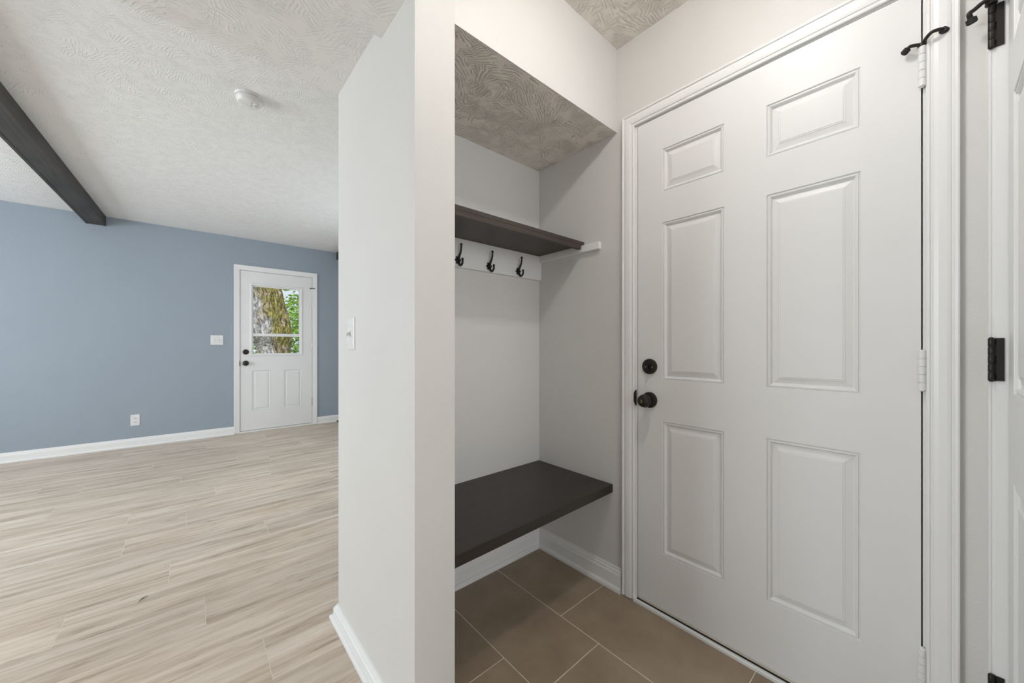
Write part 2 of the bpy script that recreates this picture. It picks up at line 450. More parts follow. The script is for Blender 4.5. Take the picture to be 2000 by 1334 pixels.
casing('trim_1', 'x', XW, -1, 0.013, 0.857, 2.062, CAS, zb=0.006)
FL = [(0, 0), (0, 0.010), (0.004, 0.012), (0.030, 0.014), (0.054, 0.017), (0.060, 0.015), (0.060, 0)]
casing('trim_2', 'y', YF, -1, 0.484, 1.314, 2.077, FL, zb=0.004)

# ------------------------------------------------------------ doors
def panel_mesh(bm, P, a0, a1, z0, z1, scale=1.0, back=0.030):
    """raised panel: rings from the outer edge inwards; P(a, z, depth) maps to world (depth is into the door)"""
    prof = [(0, 0.0), (0.0015, 0.0030), (0.0030, 0.0034), (0.0050, 0.0012), (0.0085, 0.0010), (0.0120, 0.0034), (0.0135, 0.0062), (0.0155, 0.0068), (0.0165, 0.0074),
            (0.0330, 0.0036), (0.0340, 0.0026), (0.0375, 0.0024), (0.0385, 0.0016)]
    rings = []
    for w, d in prof:
        w *= scale; d *= 1.35
        rings.append([bm.verts.new(P(a, z, d)) for a, z in ((a0+w, z0+w), (a1-w, z0+w), (a1-w, z1-w), (a0+w, z1-w))])
    for r, q in zip(rings, rings[1:]):
        for k in range(4): bm.faces.new((r[k], r[(k+1)%4], q[(k+1)%4], q[k]))
    bm.faces.new(rings[-1])
    bk = [bm.verts.new(P(a, z, back)) for a, z in ((a0, z0), (a1, z0), (a1, z1), (a0, z1))]
    for k in range(4): bm.faces.new((rings[0][k], rings[0][(k+1)%4], bk[(k+1)%4], bk[k]))
    bm.faces.new(bk)
def leaf_mesh(P, a0, a1, z0, z1, holes, thick):
    bm = bmesh.new()
    xs = sorted({a0, a1, *[h[0] for h in holes], *[h[1] for h in holes]})
    zs = sorted({z0, z1, *[h[2] for h in holes], *[h[3] for h in holes]})
    cache = {}
    def V(a, z, d):
        k = (round(a, 5), round(z, 5), round(d, 5))
        if k not in cache: cache[k] = bm.verts.new(P(a, z, d))
        return cache[k]
    solid = {}
    for i in range(len(xs)-1):
        for j in range(len(zs)-1):
            cx_, cz_ = (xs[i]+xs[i+1])/2, (zs[j]+zs[j+1])/2
            solid[i, j] = not any(h[0] < cx_ < h[1] and h[2] < cz_ < h[3] for h in holes)
    for (i, j), s in solid.items():
        if not s: continue
        A, B, C_, D = (xs[i], zs[j]), (xs[i+1], zs[j]), (xs[i+1], zs[j+1]), (xs[i], zs[j+1])
        for d in (0, thick): bm.faces.new([V(*p, d) for p in (A, B, C_, D)])
        for (p, q, di, dj) in ((A, B, 0, -1), (B, C_, 1, 0), (C_, D, 0, 1), (D, A, -1, 0)):
            if not solid.get((i+di, j+dj), False):
                bm.faces.new([V(*p, 0), V(*q, 0), V(*q, thick), V(*p, thick)])
    return bm
def hinge(name, parent, base, axis_out, tangent, z0, z1, mat, rad=0.0062, plate=None):
    """knuckle barrel of five segments"""
    bm = bmesh.new(); n = 5; h = (z1-z0)/n
    for i in range(n):
        lathe(bm, [(rad*0.9, z0+i*h+0.0003), (rad, z0+i*h+0.0010), (rad, z0+(i+1)*h-0.0010), (rad*0.9, z0+(i+1)*h-0.0003)], (base[0], base[1], 0), (0, 0, 1), 14)
    lathe(bm, [(rad*0.5, z0-0.0022), (rad*0.7, z0-0.001), (rad*0.7, z1+0.001), (rad*0.5, z1+0.0022)], (base[0], base[1], 0), (0, 0, 1), 12)
    return obj(name, bm, mat, parent, smooth=True)

# --- door_1: six-panel entry door
D1 = empty('door_1', (XW, 0.43, 0), kind='structure')
PX = lambda a, z, d: (XW+d, a, z)
Ya, Yb_ = 0.0215, 0.8430
pan = [(0.5015, 0.7345, 1.742, 1.917), (0.139, 0.370, 1.742, 1.917), (0.5015, 0.7345, 0.968, 1.615), (0.139, 0.370, 0.968, 1.615), (0.5015, 0.7345, 0.251, 0.797), (0.139, 0.370, 0.251, 0.797)]
leaf = obj('door_leaf', leaf_mesh(PX, Ya, Yb_, 0.027, 2.056, pan, 0.044), M['door'], D1)
for p in pan:
    bm = bmesh.new(); panel_mesh(bm, PX, *p, back=0.044); obj('panel', bm, M['door'], leaf)
# frame lining seen in the reveal
bm = bmesh.new()
bx(bm, XW+0.001, XW+0.12, 0.8462, 0.8575, 0.0, 2.066); bx(bm, XW+0.001, XW+0.12, 0.0085, 0.0185, 0.0, 2.066); bx(bm, XW+0.001, XW+0.12, 0.0185, 0.8462, 2.0585, 2.066)
bx(bm, XW+0.046, XW+0.06, 0.0185, 0.8462, 0.0, 2.0585)
obj('door_frame', bm, M['trim'], D1)
box('door_sweep', XW-0.002, XW+0.046, Ya+0.004, Yb_-0.002, 0.0195, 0.0265, M['cream'], leaf)
bm = bmesh.new()
sweep(bm, [[(XW-0.016, y, 0.0006), (XW+0.10, y, 0.0006), (XW+0.10, y, 0.015), (XW-0.004, y, 0.0145), (XW-0.0145, y, 0.0135), (XW-0.016, y, 0.011)] for y in (0.018, 0.857)])
th = obj('threshold', bm, M['trim'], D1)
box('threshold_gap_shade', XW-0.0050, XW+0.044, 0.0185, 0.8465, 0.0120, 0.0172, M['rubber'], th)  # dark strip standing in for the shaded gap under the sweep
# deadbolt
bm = bmesh.new(); lathe(bm, [(0.0325, 0), (0.0325, 0.005), (0.031, 0.009), (0.026, 0.0115), (0.010, 0.0125), (0.0, 0.0125)], (XW, 0.788, 1.021), (-1, 0, 0), 40)
db = obj('deadbolt', bm, M['bronze'], D1, smooth=True)
bm = bmesh.new(); bx(bm, XW-0.028, XW-0.011, 0.784, 0.792, 1.010, 1.032, 0.002); obj('thumb_turn', bm, M['bronze'], db)
for dy in (-0.0155, 0.0135):
    bm = bmesh.new(); lathe(bm, [(0.003, 0), (0.0026, 0.0012), (0, 0.0018)], (XW-0.0115, 0.788+dy, 1.019), (-1, 0, 0), 10); obj('screw', bm, M['steel'], db)
# knob
KC = (XW, 0.789, 0.880)
bm = bmesh.new(); lathe(bm, [(0.0335, 0), (0.0335, 0.004), (0.031, 0.008), (0.022, 0.011), (0.0145, 0.013), (0.0135, 0.030), (0.017, 0.034)], KC, (-1, 0, 0), 40)
ro = obj('knob_rosette', bm, M['bronze'], D1, smooth=True)
bm = bmesh.new(); lathe(bm, [(0.0135, 0.030), (0.018, 0.032), (0.0255, 0.037), (0.0275, 0.042), (0.0275, 0.046), (0.0265, 0.049), (0.0255, 0.054), (0.0235, 0.060), (0.019, 0.064), (0.008, 0.0655), (0, 0.0655)], KC, (-1, 0, 0), 40)
obj('knob', bm, M['bronze'], ro, smooth=True)
bm = bmesh.new(); bx(bm, XW-0.071, XW-0.065, 0.786, 0.792, 0.873, 0.887, 0.0015); obj('lock_button', bm, M['brass_wear'], ro)
# latch strike lip on the frame
bm = bmesh.new()
pts = [(0.8435, 0.849), (0.8435, 0.920), (0.8520, 0.913), (0.8562, 0.902), (0.8562, 0.868), (0.8520, 0.858)]
sweep(bm, [[(XW-0.0125, y, z) for y, z in pts], [(XW-0.0105, y, z) for y, z in pts]])
obj('strike_plate', bm, M['bronze'], D1)
for z0, z1 in ((1.792, 1.897), (0.990, 1.095), (0.205, 0.310)):
    hinge('hinge', D1, (XW-0.0080, 0.0195), None, None, z0, z1, M['door'], 0.0076)
def door_stop(parent, piv, z, armA, armB, s=1.0):
    """hinge-pin stop: ring on the pin, two curved arms, threaded bumper with rubber pads"""
    p = Vector((piv[0], piv[1], z))
    bm = bmesh.new()
    lathe(bm, [(0.006*s, -0.004), (0.0085*s, -0.003), (0.0085*s, 0.004), (0.005*s, 0.0055)], p, (0, 0, 1), 16)
    for arm in (armA, armB):
        pts = [p+Vector(a) for a in arm]
        tube(bm, spline(pts, 5), [0.0042*s]*(5*(len(pts)-1)+1), 10)
    root = obj('hinge_pin_stop', bm, M['bronze'], parent, smooth=True)
    for arm in (armA, armB):
        e = p+Vector(arm[-1]); d = (Vector(arm[-1])-Vector(arm[-2])).normalized()
        bm = bmesh.new(); lathe(bm, [(0.004*s, -0.004), (0.0078*s, -0.002), (0.0082*s, 0.008), (0.006*s, 0.0105), (0, 0.011)], e, d, 16)
        obj('bumper_pad', bm, M['rubber'], root, smooth=True)
    return root
door_stop(D1, (XW-0.0075, 0.0195), 1.902,
          [(0, 0, 0), (-0.010, 0.012, 0.001), (-0.016, 0.022, 0.000), (-0.012, 0.027, -0.003)],
          [(0, 0, 0), (-0.016, -0.008, 0.006), (-0.024, -0.018, 0.010), (-0.018, -0.032, 0.011), (-0.011, -0.036, 0.010)])

# --- door_2: half-glazed door in the blue wall
D2 = empty('door_2', (0.9, YF, 0), kind='structure')
PY = lambda a, z, d: (a, YF+d, z)
gl = (0.600, 1.178, 0.990, 1.908)
pn2 = [(0.611, 0.817, 0.272, 0.797), (0.967, 1.182, 0.272, 0.790)]
leaf2 = obj('door_leaf', leaf_mesh(PY, 0.489, 1.309, 0.026, 2.070, [gl]+pn2, 0.044), M['door'], D2)
for p in pn2:
    bm = bmesh.new(); panel_mesh(bm, PY, *p, scale=1.0, back=0.044); obj('panel', bm, M['door'], leaf2)
bm = bmesh.new()
bx(bm, 0.4795, 0.4858, YF+0.001, YF+0.145, 0, 2.082); bx(bm, 1.3122, 1.3195, YF+0.001, YF+0.145, 0, 2.082); bx(bm, 0.4858, 1.3122, YF+0.001, YF+0.145, 2.0735, 2.082)
bx(bm, 0.4858, 0.4978, YF+0.046, YF+0.06, 0, 2.0735); bx(bm, 1.3002, 1.3122, YF+0.046, YF+0.06, 0, 2.0735)
obj('door_frame', bm, M['trim'], D2)
box('threshold', 0.486, 1.312, YF-0.012, YF+0.14, 0.0006, 0.020, M['trim'], D2, bev=0.003)
def ring_frame(bm, a0, a1, z0, z1, w, y0, y1):
    bx(bm, a0, a0+w, y0, y1, z0, z1); bx(bm, a1-w, a1, y0, y1, z0, z1)
    bx(bm, a0+w, a1-w, y0, y1, z0, z0+w); bx(bm, a0+w, a1-w, y0, y1, z1-w, z1)
# raised lite frame
bm = bmesh.new()
prof = [(0, 0), (0, 0.004), (0.004, 0.009), (0.012, 0.011), (0.020, 0.010), (0.024, 0.006), (0.024, -0.030), (0.012, -0.030), (0.012, 0)]
L0 = (0.588, 1.190, 0.978, 1.920)
st_ = []
for sx, sz in ((0, 0), (1, 0), (1, 1), (0, 1), (0, 0)):
    st_.append([((L0[0]+w) if sx == 0 else (L0[1]-w), YF-t, (L0[2]+w) if sz == 0 else (L0[3]-w)) for w, t in prof])
sweep(bm, st_); bmesh.ops.remove_doubles(bm, verts=bm.verts, dist=1e-6)
lf = obj('window_frame', bm, M['trim'], D2)
bm = bmesh.new(); ring_frame(bm, 0.612, 1.166, 1.235, 1.896, 0.016, YF+0.024, YF+0.036); obj('upper_sash', bm, M['trim'], lf)
bm = bmesh.new(); bx(bm, 0.612, 0.626, YF+0.008, YF+0.022, 1.002, 1.272); bx(bm, 1.152, 1.166, YF+0.008, YF+0.022, 1.002, 1.272); bx(bm, 0.626, 1.152, YF+0.008, YF+0.022, 1.002, 1.012); bx(bm, 0.626, 1.152, YF+0.006, YF+0.024, 1.236, 1.272)
obj('lower_sash', bm, M['trim'], lf)
kg = NT('clear_glass')
tr = kg.n('ShaderNodeBsdfTransparent'); gs = kg.n('ShaderNodeBsdfGlossy', ins={'Roughness': 0.02})
fr = kg.n('ShaderNodeFresnel', ins={'IOR': 1.45}); mxs = kg.n('ShaderNodeMixShader')
kg.link(fr.outputs[0], mxs.inputs[0]); kg.link(tr.outputs[0], mxs.inputs[1]); kg.link(gs.outputs[0], mxs.inputs[2])
kg.link(mxs.outputs[0], kg.t.nodes['Material Output'].inputs[0]); M['glass'] = kg.m
box('pane', 0.628, 1.150, YF+0.028, YF+0.032, 1.251, 1.880, M['glass'], lf)
box('pane', 0.626, 1.152, YF+0.013, YF+0.017, 1.012, 1.236, M['glass'], lf)
for z, nm in ((1.032, 'deadbolt'), (0.888, 'knob')):
    bm = bmesh.new()
    if nm == 'deadbolt':
        lathe(bm, [(0.033, 0), (0.033, 0.006), (0.028, 0.011), (0.012, 0.014), (0.010, 0.022), (0, 0.022)], (0.546, YF, z), (0, -1, 0), 28)
    else:
        lathe(bm, [(0.033, 0), (0.033, 0.005), (0.020, 0.011), (0.0135, 0.015), (0.0135, 0.030), (0.026, 0.038), (0.0275, 0.045), (0.0255, 0.056), (0.018, 0.063), (0, 0.065)], (0.546, YF, z), (0, -1, 0), 28)
    obj(nm, bm, M['bronze'], D2, smooth=True)
box('strike_plate', 0.479, 0.4845, YF-0.0125, YF-0.0105, 0.860, 0.916, M['bronze'], D2)
for z0, z1 in ((1.815, 1.915), (1.045, 1.150), (0.265, 0.370)):
    hinge('hinge', D2, (1.3105, YF-0.0060), None, None, z0, z1, M['steel'] if z0 < 1.5 else M['door'], 0.0066)
door_stop(D2, (1.3105, YF-0.006), 1.920, [(0, 0, 0), (-0.008, -0.008, 0.001), (-0.016, -0.008, 0.0), (-0.020, -0.004, -0.002)],
          [(0, 0, 0), (0.007, -0.008, 0.003), (0.014, -0.012, 0.003), (0.020, -0.012, 0.002)], 0.9)

# --- door_3: open six-panel door at the right edge, with its frame edge and dark hinges
D3 = empty('door_3', (1.45, -0.117, 0), kind='structure')
XJ = 1.447; YJ = -0.0868; YL3 = -0.1165
bm = bmesh.new()
pj = [(XJ+0.017, YJ), (XJ+0.003, YJ), (XJ, YJ-0.001), (XJ, YJ-0.004), (XJ+0.0015, YJ-0.006), (XJ+0.0015, YJ-0.0095), (XJ, YJ-0.011), (XJ, YL3-0.010), (XJ+0.017, YL3-0.010)]
prism(bm, pj, 0.004, 2.20)
obj('door_frame', bm, M['trim'], D3)
PZ = lambda a, z, d: (a, YL3-d, z)
XA, XB = 1.045, XJ-0.0025
h3 = []
for a0, a1 in ((XA+0.080, 1.366),):
    for z0, z1 in ((1.778, 1.945), (1.001, 1.667), (0.235, 0.803)): h3.append((a0, a1, z0, z1))
leaf3 = obj('door_leaf', leaf_mesh(PZ, XA, XB, 0.018, 2.045, h3, 0.035), M['door'], D3)
for p in h3:
    bm = bmesh.new(); panel_mesh(bm, PZ, *p, scale=1.1, back=0.035); obj('panel', bm, M['door'], leaf3)
for z0, z1 in ((1.819, 1.921), (1.024, 1.126), (0.22, 0.322)):
    bm = bmesh.new()
    # plate with three slots beside the knuckle
    y0, y1 = YJ-0.0090, YJ-0.0235
    ys = YJ-0.0125
    bx(bm, XJ-0.0030, XJ-0.0002, y1, ys, z0, z1)
    zz = [z0, z0+0.004, z0+0.016, z0+0.042, z0+0.060, z0+0.085, z0+0.098, z1]
    for i in (0, 2, 4, 6): bx(bm, XJ-0.0030, XJ-0.0002, ys, y0, zz[i], zz[i+1])
    hp = obj('hinge', bm, M['bronze'], D3)
    hinge('knuckle', hp, (XJ-0.0052, YJ-0.0042), None, None, z0, z1, M['bronze'], 0.0052)
    bm = bmesh.new(); bx(bm, XJ-0.0012, XJ-0.0001, ys-0.001, y0+0.001, z0+0.001, z1-0.001); obj('slot_backing', bm, M['slot'], hp)
door_stop(D3, (XJ-0.0052, YJ-0.0042), 1.926,
          [(0, 0, 0), (-0.012, 0.010, 0.004), (-0.024, 0.026, -0.012), (-0.026, 0.034, -0.018), (-0.020, 0.031, -0.030)],
          [(0, 0, 0), (-0.012, -0.004, 0.006), (-0.018, -0.013, 0.006), (-0.018, -0.018, 0.0)], 1.15)

# ------------------------------------------------------------ closet fittings
bench = box('bench', XC+0.001, XW-0.003, 0.9475, YB-0.001, 0.4375, 0.4745, M['espresso'], bev=0.0015)
bench.data.transform(Matrix.Translation((0, 0, 0)))
# the seat runs slightly out of square: its front edge sits 2 cm deeper at the right end
for v in bench.data.vertices:
    if v.co.x > 1.0 and v.co.y < 1.2: v.co.y += 0.020
tag(bench, 'dark espresso wooden bench seat built wall to wall in the closet nook', 'bench')
sh = empty('coat_shelf', (1.03, 1.28, 1.60), 'dark brown wooden shelf above the row of coat hooks', 'shelf')
box('shelf_board', XC+0.001, XW-0.002, 1.130, YB-0.001, 1.5995, 1.6175, M['espresso_shelf'], sh, bev=0.002)
box('front_apron', XC+0.001, XW-0.026, 1.1302, 1.150, 1.5790, 1.5994, M['espresso_shelf'], sh, bev=0.0015)
rail = box('hook_rail', XC+0.001, XW-0.001, YB-0.018, YB-0.0005, 1.468, 1.5990, M['trim'], bev=0.001)
tag(rail, 'white painted rail board under the shelf carrying the coat hooks', 'rail')
cl = box('shelf_cleat', XW-0.019, XW-0.0005, 1.034, YB-0.0185, 1.566, 1.5990, M['trim'], bev=0.0008)
tag(cl, 'white wooden cleat on the closet side wall under the shelf end', 'cleat')
def coat_hook(x, z, label):
    y = YB-0.018
    root = empty('coat_hook', (x, y, z), label, 'coat hook', 'coat hooks on the white rail')
    bm = bmesh.new()
    # scalloped back plate
    n = 40; fr_, bk = [], []
    for i in range(n):
        a = 2*math.pi*i/n; r = 0.0150+0.0028*math.cos(6*a)
        fr_.append((x+r*0.95*math.cos(a), y-0.005, z+r*1.05*math.sin(a))); bk.append((x+r*1.0*math.cos(a), y-0.0001, z+r*1.1*math.sin(a)))
    sweep(bm, [bk, fr_])
    lathe(bm, [(0.0105, 0.004), (0.0095, 0.010), (0.006, 0.014), (0, 0.0145)], (x, y, z), (0, -1, 0), 18)
    obj('back_plate', bm, M['bronze'], root, smooth=True)
    bm = bmesh.new()
    p = spline([(x, y-0.006, z+0.004), (x, y-0.014, z+0.018), (x, y-0.024, z+0.034), (x, y-0.029, z+0.052), (x, y-0.029, z+0.064)], 6)
    tube(bm, p, [0.0058-0.0022*i/(len(p)-1) for i in range(len(p))], 12)
    bmesh.ops.create_icosphere(bm, subdivisions=2, radius=0.0062, matrix=Matrix.Translation((x, y-0.029, z+0.066)))
    obj('upper_prong', bm, M['bronze'], root, smooth=True)
    bm = bmesh.new()
    p = spline([(x, y-0.006, z-0.004), (x, y-0.010, z-0.016), (x, y-0.020, z-0.026), (x, y-0.032, z-0.025), (x, y-0.039, z-0.015), (x, y-0.039, z-0.004)], 6)
    tube(bm, p, [0.0060-0.0016*i/(len(p)-1) for i in range(len(p))], 12)
    bmesh.ops.create_icosphere(bm, subdivisions=2, radius=0.0060, matrix=Matrix.Translation((x, y-0.039, z-0.001)))
    obj('lower_prong', bm, M['bronze'], root, smooth=True)
coat_hook(0.920, 1.498, 'dark bronze coat hook farthest from the entry door, partly behind the partition edge')
coat_hook(1.098, 1.495, 'middle of the three dark bronze coat hooks on the white rail')
coat_hook(1.289, 1.496, 'dark bronze coat hook nearest the corner of the closet and the white cleat')

# ------------------------------------------------------------ beams, detector, plates
def beam(name, xr0, xr1, y1, y0, w, z0, label):
    bm = bmesh.new()
    # boxed-in beam: soffit board between two side boards
    st = []
    for xr, y in ((xr1, y1), (xr0, y0)):
        st.append([(xr, y, ZL), (xr, y, z0+0.001), (xr-0.001, y, z0), (xr-w+0.001, y, z0), (xr-w, y, z0+0.001), (xr-w, y, ZL)])
    root = empty(name, ((xr0+xr1)/2, (y0+y1)/2, ZL), label, 'beam')
    bs = bmesh.new()
    for (p0, p1) in ((0.0, 0.019), (w-0.019, w)):
        sweep(bs, [[(xr-p0, y, ZL), (xr-p0, y, z0), (xr-p1, y, z0), (xr-p1, y, ZL)] for xr, y in ((xr1, y1), (xr0, y0))])
    obj('side_board', bs, M['beam'], root)
    bs = bmesh.new()
    sweep(bs, [[(xr-0.0195, y, z0+0.0145), (xr-0.0195, y, z0+0.002), (xr-w+0.0195, y, z0+0.002), (xr-w+0.0195, y, z0+0.0145)] for xr, y in ((xr1, y1), (xr0, y0))])
    obj('soffit_board', bs, M['beam'], root)
    bm.free()
    return root
b1 = beam('ceiling_beam', -0.663-0.029*4.19, -0.663, YF-0.001, 1.60, 0.141, 2.380, 'dark charcoal boxed wooden beam crossing the white ceiling to the blue wall')
b2 = beam('ceiling_beam', XR-0.002, XR-0.002, YF-0.001, 1.60, 0.155, 2.380, 'dark beam end in the ceiling corner right of the glazed door, just past the partition')
sd = empty('smoke_detector', (0.250, 2.49, ZL), 'round white smoke detector on the textured ceiling', 'smoke detector')
bm = bmesh.new(); lathe(bm, [(0.066, 0), (0.066, 0.008), (0.064, 0.011), (0.058, 0.0115), (0.058, 0.014)], (0.250, 2.49, ZL), (0, 0, -1), 48); obj('mounting_base', bm, M['plastic'], sd, smooth=True)
bm = bmesh.new(); lathe(bm, [(0.0575, 0.0145), (0.0605, 0.0155), (0.0600, 0.022), (0.0555, 0.034), (0.049, 0.040), (0.044, 0.0415), (0, 0.0425)], (0.250, 2.49, ZL), (0, 0, -1), 48); obj('cover', bm, M['plastic'], sd, smooth=True)
bm = bmesh.new(); lathe(bm, [(0.017, 0.040), (0.017, 0.044), (0.0155, 0.0455), (0, 0.0455)], (0.283, 2.475, ZL), (0, 0, -1), 28); tb = obj('test_button', bm, M['plastic'], sd, smooth=True)
bm = bmesh.new(); lathe(bm, [(0.009, 0.0452), (0.009, 0.0458), (0, 0.0458)], (0.283, 2.475, ZL), (0, 0, -1), 20); obj('button_face', bm, mat_plain('grey_plastic', (0.45, 0.45, 0.45, 1)), tb, smooth=True)
bm = bmesh.new(); bx(bm, 0.258, 0.263, 2.455, 2.505, ZL-0.0428, ZL-0.040); obj('grille_slot', bm, mat_plain('grey_plastic_dark', (0.5, 0.5, 0.5, 1)), sd)

def wall_plate(root, frame, w, h):
    """frame(a, z, t): a along wall, t out of wall"""
    bm = bmesh.new()
    def ring(da, t): return [frame(sa*(w/2-da), sz*(h/2-da), t) for sa, sz in ((-1,-1),(1,-1),(1,1),(-1,1))]
    sweep(bm, [ring(0, 0), ring(0, 0.003), ring(0.0015, 0.005), ring(0.004, 0.0062)])
    return obj('cover_plate', bm, M['plastic'], root)
def fbox(bm, frame, a0, a1, z0, z1, t0, t1, tilt=0.0):
    vs_ = []
    for t in (t0, t1):
        for a, z in ((a0, z0), (a1, z0), (a1, z1), (a0, z1)): vs_.append(bm.verts.new(frame(a, z+(t-t0)*tilt, t)))
    for f in ((3,2,1,0),(4,5,6,7),(0,1,5,4),(1,2,6,5),(2,3,7,6),(3,0,4,7)): bm.faces.new([vs_[i] for i in f])
def disc(bm, frame, a, z, r, t0, t1, seg=12):
    sweep(bm, [[frame(a+r*math.cos(2*math.pi*i/seg), z+r*math.sin(2*math.pi*i/seg), t) for i in range(seg)] for t in (t0, t1)])
# single toggle on the partition (facing the living room)
Cs = (XP, 1.428, 1.154)
F1 = lambda a, z, t: (Cs[0]-t, Cs[1]+a, Cs[2]+z)
s1 = empty('light_switch', Cs, 'single white toggle light switch on the grey partition beside the passage', 'light switch')
wall_plate(s1, F1, 0.076, 0.121)
bm = bmesh.new(); fbox(bm, F1, -0.005, 0.005, -0.012, 0.012, 0.006, 0.0078); obj('toggle_slot', bm, M['plastic'], s1)
bm = bmesh.new(); fbox(bm, F1, -0.0040, 0.0040, -0.004, 0.007, 0.0075, 0.020, -0.55); obj('toggle', bm, mat_plain('grey_toggle', (0.62, 0.62, 0.62, 1)), s1)
for dz in (-0.030, 0.030):
    bm = bmesh.new(); disc(bm, F1, 0, dz, 0.0032, 0.0060, 0.0070); obj('screw', bm, M['plastic'], s1)
# double toggle on the blue wall
Cd = (0.259, YF, 1.182)
F2 = lambda a, z, t: (Cd[0]+a, Cd[1]-t, Cd[2]+z)
s2 = empty('light_switch', Cd, 'wide white double light switch on the blue wall beside the glazed door', 'light switch')
wall_plate(s2, F2, 0.122, 0.117)
for a in (-0.023, 0.023):
    bm = bmesh.new(); fbox(bm, F2, a-0.0055, a+0.0055, -0.012, 0.012, 0.006, 0.0076); obj('toggle_slot', bm, mat_plain('plastic_shade', (0.66, 0.66, 0.66, 1)), s2)
    bm = bmesh.new(); fbox(bm, F2, a-0.004, a+0.004, -0.005, 0.005, 0.0074, 0.018, 0.5); obj('toggle', bm, M['plastic'], s2)
    for dz in (-0.030, 0.030):
        bm = bmesh.new(); disc(bm, F2, a, dz, 0.0030, 0.0060, 0.0068); obj('screw', bm, mat_plain('screw_shade', (0.6, 0.6, 0.6, 1)), s2)
# outlet
Co = (-0.445, YF, 0.293)
F3 = lambda a, z, t: (Co[0]+a, Co[1]-t, Co[2]+z)
s3 = empty('wall_outlet', Co, 'white double power outlet low on the blue wall', 'outlet')
wall_plate(s3, F3, 0.073, 0.121)
for dz in (-0.0205, 0.0205):
    bm = bmesh.new()
    poly = [(0.0165*math.cos(2*math.pi*i/24), max(-0.0125, min(0.0125, 0.0165*math.sin(2*math.pi*i/24)))) for i in range(24)]
    sweep(bm, [[F3(a, z+dz, t) for a, z in poly] for t in (0.0055, 0.0085)])
    rc = obj('receptacle', bm, M['plastic'], s3)
    bm = bmesh.new(); fbox(bm, F3, -0.0082, -0.0052, dz-0.001, dz+0.007, 0.0085, 0.0090); fbox(bm, F3, 0.0052, 0.0082, dz-0.001, dz+0.007, 0.0085, 0.0090); disc(bm, F3, 0, dz-0.0065, 0.0030, 0.0085, 0.0090)
    obj('contact_slot', bm, M['slot'], rc)
bm = bmesh.new(); disc(bm, F3, 0, 0, 0.0032, 0.0060, 0.0070); obj('screw', bm, M['plastic'], s3)

# small things on the living-room floor
bm = bmesh.new(); tube(bm, [(-0.165, 2.262, 0.0022), (-0.153, 2.277, 0.0042), (-0.138, 2.294, 0.0022)], [0.0006, 0.0019, 0.0005], 6)
tag(obj('wood_splinter', bm, M['slot'], loc=(-0.152, 2.278, 0.0)), 'tiny dark splinter lying on the pale plank floor', 'splinter')
bm = bmesh.new(); lathe(bm, [(0.010, 0), (0.010, 0.004), (0.0045, 0.007), (0.0045, 0.050), (0.009, 0.052), (0.009, 0.064), (0, 0.066)], (1.640, YF-0.026, 0.010), (0, -1, 0), 14)
tag(obj('door_bumper', bm, M['rubber'], smooth=True), 'small black door bumper at floor level beside the partition edge', 'door bumper')

# ------------------------------------------------------------ entry ceiling lamp (above the frame, lights the entry)
kb = NT('glowing_diffuser'); kb.set(**{'Base Color': (0.9, 0.9, 0.9, 1), 'Emission Color': LAMP_COLOR+(1,), 'Emission Strength': LAMP_STRENGTH})
def disc_light(x, y, z, mat, label):
    lm = empty('ceiling_light', (x, y, z), label, 'ceiling light')
    bm = bmesh.new(); lathe(bm, [(0.095, 0), (0.095, 0.010), (0.088, 0.016), (0.0585, 0.018), (0.0585, 0.012), (0, 0.012)], (x, y, z), (0, 0, -1), 40); obj('lamp_rim', bm, M['plastic'], lm, smooth=True)
    bm = bmesh.new(); lathe(bm, [(0.058, 0.0125), (0.058, 0.022), (0.054, 0.034), (0.04, 0.044), (0.02, 0.049), (0, 0.050)], (x, y, z), (0, 0, -1), 40); obj('diffuser', bm, mat, lm, smooth=True)
disc_light(0.84, 0.37, ZC, kb.m, 'small round flush ceiling light above the entry door')

